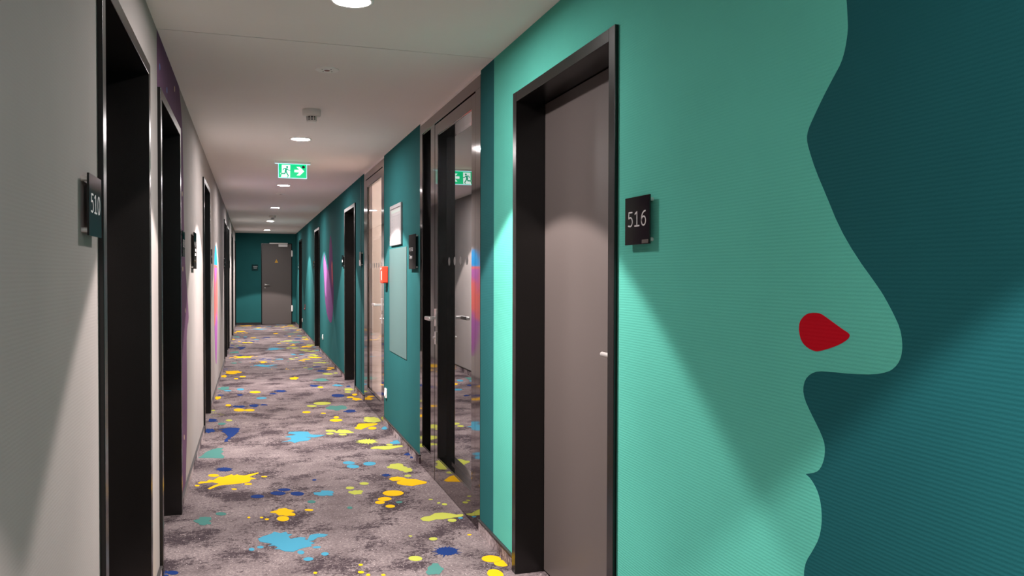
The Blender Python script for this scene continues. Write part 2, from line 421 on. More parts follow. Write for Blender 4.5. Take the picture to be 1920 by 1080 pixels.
# ------------------------------------------------------------------ structure: walls, floor, ceiling
TOP = 2.20
R_DOORS = [(2.43,3.52), (9.45,10.55), (14.56,15.68), (19.78,20.92)]
L_DOORS = [(2.41,3.50), (3.88,4.96), (7.36,8.44), (12.98,14.06), (14.52,15.62), (17.80,18.92), (21.45,22.50)]
UNITS = [(4.11,5.71), (7.36,8.71)]
def wall(name, side, opens, m, label):
    bm = bmesh.new(); y = YB; T = .35
    for y0, y1, z1 in sorted(opens):
        wbx(side, 0, -T, y, y0, 0, H, bm=bm)
        if z1 < H-.001: wbx(side, 0, -T, y0, y1, z1, H, bm=bm)
        y = y1
    wbx(side, 0, -T, y, YE, 0, H, bm=bm)
    return obj(name, bm, m, label=label, kind='structure')
wall('wall_left', 'L', [(a,b,TOP) for a,b in L_DOORS], 'wall_grey', 'pale grey corridor wall with black door frames')
wall('wall_right', 'R', [(a,b,TOP) for a,b in R_DOORS]+[(a,b,H) for a,b in UNITS], 'wall_teal', 'dark teal corridor wall with glazed doors')
ED0, ED1, EDT = .257, 1.058, 2.185
bm = bmesh.new(); box(bm, -A_, ED0, YE, YE+.3, 0, H); box(bm, ED1, B_, YE, YE+.3, 0, H); box(bm, ED0, ED1, YE, YE+.3, EDT, H)
obj('wall_end', bm, 'wall_teal', label='dark teal wall closing the far end of the corridor', kind='structure')
obj('wall_back', BX(-A_, B_, YB-.2, YB, 0, H), 'wall_teal', label='teal wall behind the viewer', kind='structure')
floor = obj('floor', BX(-A_-.35, B_+.35, YB-.2, YE+.3, -.12, 0), 'carpet', label='mottled grey carpet printed with coloured paint splats', kind='structure')
bm = bmesh.new(); box(bm, -A_-.35, B_+.35, YB-.2, 3.862, H, H+.1); box(bm, -A_-.35, B_+.35, 3.868, YE+.3, H, H+.1)
ceil = obj('ceiling', bm, 'ceiling', label='off-white plaster ceiling with one thin cross joint', kind='structure')

obj('joint', BX(-A_-.3, B_+.3, 3.8622, 3.8678, H+.0015, H+.09), 'rubber', ceil, 'dark hairline joint')
# baseboards: carpet strip with a black cap, one piece per stretch of wall
def baseboards(side, word, gaps, ya, yb):
    y = ya
    for y0, y1 in sorted(gaps)+[(yb,yb)]:
        if y0-y > .03:
            o = obj('baseboard_'+word, wbx(side, 0, .009, y, y0, 0, .060), 'carpet_strip', kind='structure', label='low carpet skirting strip on the %s wall' % word)
            obj('cap_strip', wbx(side, 0, .0125, y, y0, .060, .068, .0015), 'rubber', o, label='thin black cap')
        y = y1
baseboards('R', 'right', R_DOORS+UNITS, YB, YE-.001); baseboards('L', 'left', L_DOORS, YB, YE-.001)
for x0, x1 in ((-A_+.014, ED0-.002), (ED1+.002, B_-.014)):
    o = obj('baseboard_end', BX(x0, x1, YE-.009, YE, 0, .052), 'rubber', kind='structure', label='dark skirting strip on the end wall')
    obj('cap_strip', BX(x0, x1, YE-.012, YE, .052, .060), 'rubber', o)

# carpet print: coloured paint splats
def splat_pts(t, v):
    if t == 'p': return [(v[i]/1000, v[i+1]/1000) for i in range(0, len(v), 2)]
    cx, cy, ux, uy, vx, vy = [k/1000 for k in v]; rnd = random.Random(sum(v)); pts = []
    if t == 'e':
        n = 22; ph = rnd.random()*6
        rr = [1+.05*math.sin(2*math.pi*k/n*2+ph) for k in range(n)]
    elif t == 's':
        n = 44; f = [(rnd.uniform(.07,.13), q, rnd.random()*6.28) for q in (2,3,5)]+[(rnd.uniform(.03,.06), q, rnd.random()*6.28) for q in (7,11)]
        rr = [.93+sum(a*math.sin(q*2*math.pi*k/n+p) for a,q,p in f) for k in range(n)]
    else:
        n = 60; rr = []
        sp = [rnd.uniform(.75,1.22) for _ in range(20)]
        for k in range(n): rr.append(sp[k//3] if k % 3 == 1 else .66+.08*rnd.random())
    for k in range(n):
        a = 2*math.pi*k/n; c, s = rr[k]*math.cos(a), rr[k]*math.sin(a)
        pts.append((cx+c*ux+s*vx, cy+c*uy+s*vy))
    return pts
def clip_x(pts, lo=-A_+.011, hi=B_-.011): return [(min(max(x, lo), hi), y) for x, y in pts]
PERIOD = 8.26
floor_map = lambda u, v, d: (u, v, d)
far = {k: bmesh.new() for k in SP}; nth = 0
tiny = lambda p: max(q[0] for q in p)-min(q[0] for q in p)
for t, c, v in SPLATS:
    p = splat_pts(t, v); yc = sum(q[1] for q in p)/len(p)
    if yc > 11.86: continue
    nth += 1; hgt = .0006+.00003*(nth % 30)
    for k in (-1, 0, 1, 2):
        q = [(x, y+k*PERIOD) for x, y in p]
        if min(y for _, y in q) < YB or max(y for _, y in q) > YE-.02: continue
        if k == 0:
            obj('paint_splat', prism(clip_x(q), floor_map, hgt), SP[c], floor)
        else: prism(clip_x(q), floor_map, hgt, far[c])
for c in SP: obj('paint_splats', far[c], SP[c], floor, kind='stuff')

# ------------------------------------------------------------------ hinged room doors
def lever(side, o_face, y, z, d, stand, length=.13, r=.009):
    """rosette, neck and lever; d = +1/-1 direction of the lever along the corridor"""
    bm = bmesh.new(); s = 1 if side == 'L' else -1
    cyl(bm, (ox(side,o_face), y, z), (s,0,0), .026, .025, .009, 20)
    tube([(ox(side,o_face), y, z), (ox(side,o_face+stand-.02), y, z), (ox(side,o_face+stand-.006), y+d*.005, z), (ox(side,o_face+stand), y+d*.02, z), (ox(side,o_face+stand), y+d*length, z)], r, 12, bm)
    cyl(bm, (ox(side,o_face), y, z-.085), (s,0,0), .022, .021, .008, 18)
    return bm
def room_door(n, side, y0, y1, recess, label, hy=None, hd=1):
    root = thing('door_%d' % n, (ox(side,0), (y0+y1)/2, 0), label, None, None, 'structure')
    fw, pr, bk = .05, .014, -recess-.06
    obj('jamb', wbx(side, bk, pr, y0+.001, y0+fw, 0, TOP, .0015), 'black', root)
    obj('jamb', wbx(side, bk, pr, y1-fw, y1-.001, 0, TOP, .0015), 'black', root)
    obj('head', wbx(side, bk, pr, y0+fw, y1-fw, TOP-.045, TOP-.001, .0015), 'black', root)
    leaf = obj('leaf', wbx(side, -recess-.045, -recess, y0+fw+.003, y1-fw-.003, .008, TOP-.048, .002), 'leaf', root, 'grey-brown satin door leaf')
    hy = hy if hy else y0+fw+.085
    obj('handle', lever(side, -recess, hy, 1.08, hd, .052, .150), 'steel', leaf, 'brushed steel lever handle', smooth=True)
    return root
n = 0
RL = ['grey-brown room door in a black frame beside the plate numbered 516', 'black-framed door with steel lever just beyond the second glazed door', 'black-framed door beyond the purple wall shape on the teal wall', 'farthest black-framed door on the teal wall, by the end wall']
for (y0, y1), lb in zip(R_DOORS, RL):
    n += 1; room_door(n, 'R', y0, y1, .125, lb)
LL = ['deep black doorway beside the plate numbered 510', 'deep black doorway under the purple painted area', 'black doorway just before the long oval wall painting', 'first of two close black doorways beyond the oval painting on the grey wall', 'second of two close black doorways beyond the oval painting on the grey wall', 'narrow-looking black doorway far along the grey wall', 'black doorway at the far end of the grey wall, by the end wall']
for (y0, y1), lb in zip(L_DOORS, LL):
    n += 1; room_door(n, 'L', y0, y1, .20, lb)
# closed rooms' backs behind the doors
def room_box(name, x0, x1, y0, y1, m, label, door_side='R'):
    bm = bmesh.new(); t = .04
    box(bm, x1, x1+t, y0-t, y1+t, 0, H); box(bm, x0, x1, y0-t, y0, 0, H); box(bm, x0, x1, y1, y1+t, 0, H)
    box(bm, x0, x1+t, y0-t, y1+t, H, H+t); box(bm, x0, x1+t, y0-t, y1+t, -t, 0)
    return obj(name, bm, m, label=label, kind='structure')
room_box('wall_store', B_+.352, B_+2.6, 3.95, 5.9, 'dark_room', 'unlit room behind the first glazed door')  # added closed box, the room's darkness is put into its wall colour
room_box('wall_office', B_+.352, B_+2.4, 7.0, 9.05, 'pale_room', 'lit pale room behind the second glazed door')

# ------------------------------------------------------------------ glazed doors with polished frames
def bead_set(root, y0, y1, z0, z1, depth, far_black=True):
    """lining of a glazed opening: four narrow strips between frame face and pane"""
    t = .006
    obj('glazing_bead', wbx('R', -.003, -depth, y1-t, y1, z0, z1), 'black', root)  # black uprights: dark reflection of the polished returns put into the colour
    obj('glazing_bead', wbx('R', -.003, -depth, y0, y0+t, z0, z1), 'black', root)
    obj('glazing_bead', wbx('R', -.003, -depth, y0+t, y1-t, z1-t, z1), 'dark_steel', root)
    obj('glazing_bead', wbx('R', -.003, -depth, y0+t, y1-t, z0, z0+t), 'dark_steel', root)
    obj('glazing_bead', wbx('R', -depth+.012, -depth-.002, y0+t, y1-t, z0+t, z0+t+.012), 'dark_steel', root)
def glazed_door(n, y0, y1, side_light, leaf_y, glassmat, dots, label, hy, hd, dep, st):
    root = thing('door_%d' % n, (B_, (y0+y1)/2, 0), label, None, None, 'structure')
    D = dep+.05; m = 'dark_steel'; a, b = leaf_y
    obj('filler_strip', wbx('R', .0, -D, y0, y1, 2.43, H), 'ceiling', root, 'pale strip above the frame')
    obj('header', wbx('R', .002, -D, y0, y1, 2.363, 2.43, .001), m, root, 'polished dark steel head')
    obj('post', wbx('R', .002, -D, y0, a-.006, 0, 2.363, .001), m, root, 'polished dark steel post')
    if side_light:
        s0, s1 = side_light
        obj('mullion', wbx('R', .002, -D, b+.010, s0, 0, 2.363, .001), m, root, 'polished dark steel post')
        obj('post', wbx('R', .002, -D, s1, y1, 0, 2.363, .001), m, root, 'polished dark steel post')
        obj('kick_plate', wbx('R', .002, -D, s0, s1, 0, .150, .001), m, root, 'polished dark steel kick plate')
        bead_set(root, s0, s1, .150, 2.363, .068)
        obj('side_pane', wbx('R', -.066, -.072, s0+.006, s1-.006, .156, 2.357), glassmat, root, 'dark glass')
    else:
        obj('post', wbx('R', .002, -D, b+.006, y1, 0, 2.363, .001), m, root, 'polished dark steel post')
    leaf = obj('leaf', bmesh.new(), m, root, 'polished dark steel door leaf')
    bm = bmesh.new(); lb_ = -dep-.03
    for q in ((a, a+st, .006, 2.354), (b-st, b, .006, 2.354)): wbx('R', .001, lb_, *q, .001, bm)
    for q in ((a+st, b-st, 2.28, 2.354), (a+st, b-st, .006, .165)): wbx('R', .001, lb_, *q, .001, bm)
    bm.to_mesh(leaf.data); bm.free()
    bead_set(leaf, a+st, b-st, .165, 2.28, dep)
    obj('pane', wbx('R', -dep+.002, -dep-.006, a+st+.006, b-st-.006, .171, 2.274), glassmat, leaf, 'reflective glass pane')
    for dy in dots: obj('marker_dot', cyl(bmesh.new(), (B_+dep-.0022, dy, 1.455), (-1,0,0), .027, .027, .0006, 20), 'dot', leaf, 'round frosted marker')
    bm = bmesh.new(); z = 1.085
    # square-section lever on a rectangular plate, with a cylinder lock below
    wbx('R', 0, .010, hy-.022, hy+.022, z-.055, z+.06, .003, bm)
    wbx('R', .01, .058, hy-.011, hy+.011, z-.011, z+.011, .004, bm)
    wbx('R', .048, .078, hy-.012*hd, hy+hd*.135, z-.012, z+.012, .006, bm)
    wbx('R', 0, .010, hy-.016, hy+.016, z-.175, z-.09, .004, bm)
    cyl(bm, (B_-.008, hy, z-.13), (-1,0,0), .010, .010, .014, 14)
    obj('handle', bm, 'steel', leaf, 'brushed steel lever handle')
    return root
glazed_door(n+1, 4.11, 5.71, (5.345,5.63), (4.216,5.218), 'glass_dark', (4.46,4.61,4.76,4.91,5.06), 'glazed door with narrow side pane and mirror-like dark glass in a polished dark steel frame', 5.180, -1, .060, .076)
glazed_door(n+2, 7.36, 8.71, None, (7.440,8.560), 'glass', (7.60,7.75,7.90,8.05,8.20,8.35), 'glazed door opening onto a lit pale room, by the red wall box', 7.478, 1, .014, .076)

# pale lining of the doorway behind the second glazed door
bm = bmesh.new()
wbx('R', -.066, -.352, 8.69, 8.709, 0, H, bm=bm); wbx('R', -.066, -.352, 7.361, 7.38, 0, H, bm=bm)
obj('trim_2', bm, 'pale_room', label='pale doorway lining behind the second glazed door', kind='structure')

# ------------------------------------------------------------------ end door
root = thing('door_%d' % (n+3), ((ED0+ED1)/2, YE, 0), 'grey-brown fire door with yellow warning triangle in the end wall', None, None, 'structure')
fw = .02
obj('jamb', BX(ED0, ED0+fw, YE-.01, YE+.12, 0, EDT), 'black', root); obj('jamb', BX(ED1-fw, ED1, YE-.01, YE+.12, 0, EDT), 'black', root)
obj('head', BX(ED0+fw, ED1-fw, YE-.01, YE+.12, EDT-fw, EDT), 'black', root)
leaf = obj('leaf', BX(ED0+fw+.002, ED1-fw-.002, YE-.018, YE+.04, .008, EDT-fw-.002, .002), 'fire_leaf', root, 'grey-brown satin fire door leaf')
bm = bmesh.new(); box(bm, .704, .94, YE-.065, YE-.018, 2.095, 2.158, .006)
obj('door_closer', bm, 'white_metal', leaf, 'pale door closer body')
bm = bmesh.new(); box(bm, .47, .945, YE-.045, YE-.012, 2.166, 2.198, .004)
obj('closer_rail', bm, 'white_metal', root, 'pale closer slide rail')
for z0, z1 in ((1.83,2.0),(.345,.515)):
    bm = bmesh.new(); cyl(bm, (1.052, YE-.024, z0), (0,0,1), .012, .012, z1-z0, 14); box(bm, 1.035, 1.075, YE-.02, YE-.010, z0+.01, z1-.01)
    obj('hinge', bm, 'white_metal', root, 'pale hinge')
bm = bmesh.new(); z = 1.07; x = .357
cyl(bm, (x, YE-.018, z), (0,-1,0), .027, .026, .010, 20); tube([(x,YE-.018,z),(x,YE-.06,z),(x+.008,YE-.068,z),(x+.02,YE-.07,z),(x+.125,YE-.07,z)], .009, 10, bm)
cyl(bm, (x, YE-.018, z-.085), (0,-1,0), .020, .020, .008, 16)
obj('handle', bm, 'steel', leaf, 'steel lever handle', smooth=True)
emap = lambda off: (lambda u, v, d: (u, YE-off-d, v))
ws = obj('warning_sign', prism([(.606,1.665),(.696,1.665),(.651,1.755)], emap(.018), .002), 'yellow_sign', label='yellow triangular warning sticker on the far door', cat='sign')
bm = bmesh.new(); e2 = emap(.0201)
for p, q in (((.618,1.672),(.684,1.672)),((.684,1.672),(.651,1.740)),((.651,1.740),(.618,1.672))): stroke(bm, [p,q], .0022, e2, .0005)
prism([(.655,1.722),(.643,1.700),(.651,1.700),(.646,1.680),(.660,1.704),(.652,1.704)], e2, .0005, bm)
obj('pictogram', bm, 'sensor', ws)

# ------------------------------------------------------------------ wall paintings
face = [(1630,2450),(1520,2300),(1440,2170),(1390,2060),(1366,1985)]+[(1359,1935),(1355,1891),(1354,1874),(1361,1838),(1373,1811),(1393,1790),(1426,1754),(1459,1713),(1475,1691),(1480,1672),(1472,1648),(1449,1599),(1414,1541),(1375,1474),(1326,1413),(1262,1349),(1245,1329),(1223,1299),(1208,1275),(1202,1251),(1202,1231),(1207,1214),(1220,1199),(1237,1189),(1272,1180),(1330,1174),(1393,1171),(1435,1168),(1460,1159),(1478,1144),(1485,1122),(1479,1101),(1459,1075),(1433,1046),(1416,1023),(1411,1004),(1414,982),(1425,960),(1440,948),(1473,937),(1457,931),(1438,915),(1426,895),(1420,868),(1420,839),(1428,808),(1447,777),(1469,746),(1476,722),(1476,710),(1474,680),(1452,630),(1434,575),(1432,510),(1460,440),(1530,375),(1630,320),(1740,265),(1780,190),(1790,69)]
face = [(y/1000, z/1000) for y, z in face]
# smooth the profile once (Chaikin), keeping ends
def chaikin(p):
    q = [p[0]]
    for a, b in zip(p, p[1:]): q += [(a[0]*.75+b[0]*.25, a[1]*.75+b[1]*.25), (a[0]*.25+b[0]*.75, a[1]*.25+b[1]*.75)]
    return q+[p[-1]]
k = face.index((1.473,.937)); face = chaikin(face[:k+1])+chaikin(face[k:])[1:]
poly = [(3.862,.069),(3.862,H-.0005),(1.630,H-.0005)]+face[1:]+[(2.43,.069),(2.43,TOP),(3.52,TOP),(3.52,.069)]
mur = thing('face_mural', (B_, 2.5, 0), 'giant mint green face in profile painted on the near teal wall', 'mural')
obj('face_field', prism(poly, wall_map('R'), .0012), 'mint', mur, 'mint green painted face')
red = [(y/1000, z/1000) for y, z in [(1499,1253),(1498,1268),(1487,1281),(1471,1290),(1448,1293),(1428,1292),(1411,1285),(1386,1274),(1359,1262),(1345,1257),(1339,1252),(1345,1243),(1370,1230),(1402,1219),(1435,1210),(1449,1210),(1470,1215),(1486,1224),(1495,1236)]]
bgp = [(1.630,H-.0005)]+face[1:]+[(-.6,.069),(-.6,H-.0005)]
obj('background_field', prism(bgp, wall_map('R'), .0008), 'deep_teal', mur, 'deep teal background')
obj('red_drop', prism(chaikin(red+[red[0]])[:-1], wall_map('R', .0012), .0006), 'lipred', mur, 'red drop shape')

pu = [(y/1000, z/1000) for y, z in [(5002,2450),(5108,2384),(5217,2278),(5267,2126),(5298,1968),(5305,1741),(5357,1580),(5410,1416),(5533,1280),(5662,1138),(5681,1067),(5563,1033),(5490,942),(5522,735),(5501,396),(5372,86),(5365,69)]]
poly = [(3.872,2.449)]+chaikin(pu)+[(4.96,.069),(4.96,TOP),(3.872,TOP)]
pm = thing('purple_mural', (-A_, 4.9, 0), 'purple painted area with a wavy edge and tiny specks around the second left doorway', 'mural')
obj('purple_field', prism([(y, min(z, H-.0005)) for y, z in poly], wall_map('L'), .0012), 'purple', pm)
for k, (y, z, c) in enumerate([(3.978,2.311,'b'),(4.728,2.373,'g'),(5.036,1.14,'g'),(5.394,1.143,'g'),(5.264,.374,'g'),(4.30,2.275,'b'),(5.20,1.85,'g'),(5.22,1.40,'g')]):
    obj('speck', prism([(y+.016*math.cos(t*.785), z+.016*math.sin(t*.785)) for t in range(8)], wall_map('L', .0012), .0005), 'speck_blue' if c == 'b' else 'speck_gold', pm)

def superell(cy, cz, hw, h0, h1, zlo, zhi, n=40):      # tall pointed oval between cz-h0 and cz+h1, cut to zlo..zhi
    def half(z):
        t = (z-cz)/(h1 if z > cz else h0); return hw*max(0, 1-abs(t)**(2.2 if z > cz else 1.9))**.62
    zs = [zlo+(zhi-zlo)*i/n for i in range(n+1)]
    return [(cy-half(z)-.0008, z) for z in zs]+[(cy+half(z)+.0008, z) for z in reversed(zs)]
ov = thing('oval_mural', (-A_, 10.1, .3), 'long oval painted blue, coral and purple on the grey wall', 'mural')
obj('blue_tip', prism(superell(10.0, 1.25, .48, .94, .455, 1.47, 1.70), wall_map('L'), .0012), 'skyblue', ov, 'bright blue upper end')
obj('coral_body', prism(superell(10.0, 1.25, .48, .94, .455, .78, 1.47), wall_map('L'), .0012), 'coral', ov, 'coral red middle')
obj('violet_end', prism(superell(10.0, 1.25, .48, .94, .455, .315, .78), wall_map('L'), .0012), 'magenta', ov, 'purple lower end')
obj('violet_streak', prism([(9.60,1.44),(10.30,1.44),(10.16,1.36),(10.02,1.24),(9.98,1.33),(9.80,1.26),(9.72,1.08),(9.66,1.25)], wall_map('L', .0012), .0006), 'magenta', ov, 'purple streak under the blue end')
obj('violet_wave', prism([(9.66,.78),(10.40,.78),(10.28,.86),(10.18,.98),(10.10,.84),(9.95,.92),(9.86,.82)], wall_map('L', .0012), .0006), 'magenta', ov)
mu = [(13.681,1.711),(13.891,1.581),(13.74,1.312),(13.594,.96),(13.111,.676),(12.569,.606),(12.313,.677),(12.104,.925),(12.099,1.241),(12.217,1.478),(12.255,1.717),(12.461,1.925),(12.59,1.971),(12.769,1.814),(12.82,1.482),(13.004,1.4),(13.383,1.574)]
vm = thing('violet_mural', (B_, 13, .6), 'two-lobed purple leaf shape painted on the teal wall', 'mural')
obj('leaf_shape', prism(chaikin(mu+[mu[0]])[:-1], wall_map('R'), .0012), 'violet', vm)
obj('lit_patch', prism(chaikin([(13.70,1.66),(13.80,1.55),(13.66,1.28),(13.45,1.02),(13.28,.98),(13.30,1.20),(13.12,1.36),(13.36,1.56),(13.70,1.66)])[:-1], wall_map('R', .0012), .0006), 'pink', vm, 'lit part of the leaf shape, painted pink')  # lamp-lit area of the violet paint, its light put into the colour
obj('coral_patch', prism([(12.42,1.50),(12.36,1.57),(12.27,1.52),(12.24,1.30),(12.33,1.16)], wall_map('R', .0012), .0006), 'coral', vm, 'small coral patch')

# ------------------------------------------------------------------ door plates on stand-offs
def plate(side, y0, y1, z0, z1, label, txt=None, lines=None, icons=None, s=.020, lit=False, chip=False):
    d = -1 if side == 'R' else 1
    root = thing('door_plate', (ox(side,0), (y0+y1)/2, z0), label, 'sign', 'black door plates')
    obj('panel', wbx(side, s-.005, s, y0, y1, z0, z1, .0006), 'plate', root, 'glossy black panel')
    for y in (y0+.014, y1-.014):
        for z in (z0+.014, z1-.014):
            obj('stand_off', cyl(bmesh.new(), (ox(side,0), y, z), (1 if side == 'L' else -1,0,0), .0062, .0062, s-.005, 14), 'steel', root, smooth=False)
    to3 = wall_map(side, s); us = y1 if side == 'R' else y0
    mt = 'letter_lit' if lit else 'letter'; wdt = y1-y0; hh = z1-z0
    if txt: obj('lettering', digits(txt, us+d*wdt*.13, z0+hh*.39, .042*wdt/.16, to3, d*1.28, .105), mt, root, 'pale room number')
    if lines:
        for k, (t, sz) in enumerate(lines):
            obj('lettering', letters(t, sz, lambda u, v, dd, k=k, sz=sz: to3(us+d*(wdt*.12+u), z0+hh*.52-k*sz*1.35+v, .0006)), mt, root)
    if icons:
        bm = bmesh.new()
        for (u0, v0, u1, v1) in icons: prism([(us+d*u0*wdt, z0+v0*hh),(us+d*u1*wdt, z0+v0*hh),(us+d*u1*wdt, z0+v1*hh),(us+d*u0*wdt, z0+v1*hh)], to3, .0006, bm)
        obj('plate_marks', bm, mt, root, 'small white marks', kind='stuff')
    if chip: obj('chip', wbx(side, s, s+.0006, y0+.006, y0+.048, z0+.003, z0+.014), 'sensor', root)
    return root
plate('R', 2.172, 2.337, 1.467, 1.616, 'black plate numbered 516 on the mint green wall', '516', chip=True)
plate('L', 2.171, 2.337, 1.466, 1.618, 'black plate numbered 510 at the left edge beside the nearest doorway', '510', lit=True)
plate('L', 4.975, 5.130, 1.470, 1.620, 'small black number plate on the purple painted area', '512')
pictos = [(.25,.66,.45,.72),(.38,.60,.46,.66),(.40,.48,.56,.56),(.60,.48,.76,.56),(.32,.36,.48,.44),(.54,.36,.70,.44),(.30,.22,.36,.25)]
plate('L', 5.95, 6.20, 1.405, 1.660, 'large square black plate with white symbols on the bright grey wall', icons=pictos, lit=True)
plate('L', 8.50, 8.65, 1.470, 1.615, 'small black plate just before the oval wall painting', icons=[(.2,.42,.8,.56)])
plate('R', 5.785, 6.045, 1.410, 1.667, 'large square black plate with two lines of text beside the first glazed door', lines=[('M 57-03', .040), ('Depot', .040)], lit=True)
plate('R', 10.63, 10.79, 1.465, 1.615, 'small black plate just beyond the lever-handled black door on the teal wall', icons=[(.25,.40,.75,.46),(.42,.46,.58,.54),(.25,.54,.75,.60)], lit=True)
plate('R', 8.83, 8.99, 1.460, 1.613, 'small black plate with a glow painted on its lower corner beside the second glazed door', icons=[(.02,.02,.5,.42)], lit=True)  # the corner rectangle is a glow on the plate, put into the colour
plate('R', 15.76, 15.90, 1.47, 1.61, 'small dark plate beyond the third black door on the teal wall', icons=[(.3,.42,.7,.56)])
plate('R', 20.98, 21.12, 1.47, 1.61, 'small plate at the farthest door on the teal wall', icons=[(.25,.36,.75,.44),(.25,.52,.75,.60)], lit=True)
plate('L', 12.78, 12.92, 1.47, 1.61, 'small plate before the two close doorways on the grey wall', icons=[(.3,.42,.7,.56)])
plate('L', 15.70, 15.84, 1.47, 1.61, 'small plate after the two close doorways on the grey wall', icons=[(.3,.42,.7,.56)])
root = thing('door_plate', (.10, YE, 1.455), 'black square plate with two tiny lines of text on the end wall', 'sign', 'black door plates')
obj('panel', BX(.022, .178, YE-.022, YE-.016, 1.455, 1.611, .0006), 'plate', root)
for x in (.036, .164):
    for z in (1.469, 1.597): obj('stand_off', cyl(bmesh.new(), (x, YE, z), (0,-1,0), .006, .006, .017, 12), 'steel', root)
rnd = random.Random(3); bm = bmesh.new(); e3 = emap(.022)
for z, x0, x1 in ((1.545,.055,.147),(1.508,.066,.138)):
    x = x0
    while x < x1:
        wd = rnd.uniform(.007,.013); prism([(x,z),(x+wd,z),(x+wd,z+.020),(x,z+.020)], e3, .0005, bm); x += wd+.004
obj('lettering', bm, 'letter', root)

# ------------------------------------------------------------------ things on the teal wall
ep = thing('evacuation_plan', (B_, 6.67, 1.6), 'silver-framed evacuation plan above the grey-teal patch', 'framed plan')
y0, y1, z0, z1 = 6.414, 6.950, 1.612, 1.952
for q in ((y0, y0+.022, z0, z1), (y1-.022, y1, z0, z1), (y0+.022, y1-.022, z1-.03, z1), (y0+.022, y1-.022, z0, z0+.04)): obj('frame_bar', wbx('R', 0, .016, *q, .003), 'alu', ep, 'silver frame bar')
sh = obj('plan_sheet', wbx('R', 0, .009, y0+.022, y1-.022, z0+.04, z1-.03), 'paper', ep, 'printed floor plan')
pmap = wall_map('R', .009)
obj('header_band', prism([(y0+.045,1.885),(y1-.045,1.885),(y1-.045,1.908),(y0+.045,1.908)], pmap, .0005), 'band', sh)
bm = bmesh.new()
def ln(a, b, wd=.003): stroke(bm, [a, b], wd, pmap, .0005)
for z in (1.86, 1.72, 1.70): ln((y0+.08,z),(y1-.06,z))
for k in range(9): y = y0+.09+k*.045; ln((y,1.72),(y,1.86), .002)
for k in range(5): y = y0+.12+k*.07; ln((y,1.67),(y,1.70), .002)
ln((y0+.08,1.67),(y1-.16,1.67)); ln((6.62,1.66),(6.62,1.70), .008)
for k in range(4): ln((y1-.06,1.83-k*.03),(y1-.12,1.83-k*.03), .004)
obj('plan_lines', bm, 'ink', sh)
obj('wall_patch', wbx('R', 0, .004, 6.225, 7.035, .70, 1.588, .001), 'panel', label='flat grey-teal patch added to the teal wall beneath the silver-framed plan', cat='panel')  # flat patch, added as a thin sheet
rb = thing('alarm_box', (B_, 7.2, 1.27), 'red wall-mounted call box beside the second glazed door', 'alarm box')
obj('housing', wbx('R', 0, .055, 7.125, 7.240, 1.290, 1.440, .008), 'red_box', rb, 'red housing')
obj('label_strip', wbx('R', .055, .056, 7.150, 7.178, 1.318, 1.398), 'white_label', rb, 'white label')
obj('button', cyl(bmesh.new(), (B_-.055, 7.183, 1.418), (-1,0,0), .012, .011, .004, 18), 'white_label', rb, 'round pale button')
def socket(side, y, z, label):
    o = thing('wall_socket', (ox(side,0), y, z-.04), label, 'socket', 'white wall sockets')
    pl = obj('cover_plate', wbx(side, 0, .012, y-.042, y+.042, z-.042, z+.042, .003), 'plastic', o)
    s = 1 if side == 'L' else -1
    obj('insert', lathe([(.030,.012),(.030,.016),(.022,.016),(.020,.006),(0,.006)], (ox(side,0), y, z), (s,0,0), 24), 'plastic', o)
    return o
socket('R', 7.235, .298, 'white wall socket low on the teal wall by the second glazed door')
socket('R', 13.92, .30, 'white wall socket under the purple leaf shape')
socket('R', 19.60, .27, 'farthest white wall socket on the teal wall')
fx = thing('hose_hook', (B_, 18.62, .55), 'small red bracket low on the far teal wall', 'bracket')
obj('bracket', wbx('R', 0, .012, 18.585, 18.655, .58, .68, .004), 'dull_red', fx); obj('knob', cyl(bmesh.new(), (B_-.01, 18.62, .575), (-1,0,0), .022, .020, .02, 16), 'dull_red', fx)
# thin upright trim beside the second glazed door
obj('trim_1', wbx('R', 0, .003, 8.971, 8.981, .068, H), 'rubber', kind='structure', label='thin dark upright joint on the teal wall')

# ------------------------------------------------------------------ ceiling fittings
ordn = ['behind the viewer, farthest back', 'just above the viewer', 'nearest in view, at the top edge of the picture', 'just beyond the smoke detector', 'first beyond the exit sign', 'second beyond the exit sign', 'third beyond the exit sign', 'farthest, close to the end wall']
lamp_d = bpy.data.lights.new('downlight_spot', 'SPOT'); lamp_d.energy = SPOT_W; lamp_d.color = SPOT_COL
lamp_d.spot_size = math.radians(97.5); lamp_d.spot_blend = .10; lamp_d.shadow_soft_size = .022
core_d = bpy.data.lights.new('downlight_core', 'SPOT'); core_d.energy = CORE_W; core_d.color = SPOT_COL; core_d.spot_size = math.radians(84); core_d.spot_blend = 1.0; core_d.shadow_soft_size = .03
for y, t in zip(LAMP_Y, ordn):
    o = thing('downlight', (.38, y, H), 'round recessed ceiling downlight '+t, 'downlight', 'ceiling downlights')
    obj('rim', lathe([(.086,0),(.086,.003),(.082,.005),(.070,.005),(.067,.002),(.067,0)], (.38, y, H)), 'white_metal', o, 'white rim', smooth=True)
    obj('diffuser', lathe([(.0668,.0005),(.0665,.0015),(.05,.0018),(0,.002)], (.38, y, H)), 'diffuser', o, 'glowing diffuser', smooth=True)
    for dd in (lamp_d, core_d): l = bpy.data.objects.new('beam', dd); COL.objects.link(l); l.location = (0,0,-.007); l.parent = o
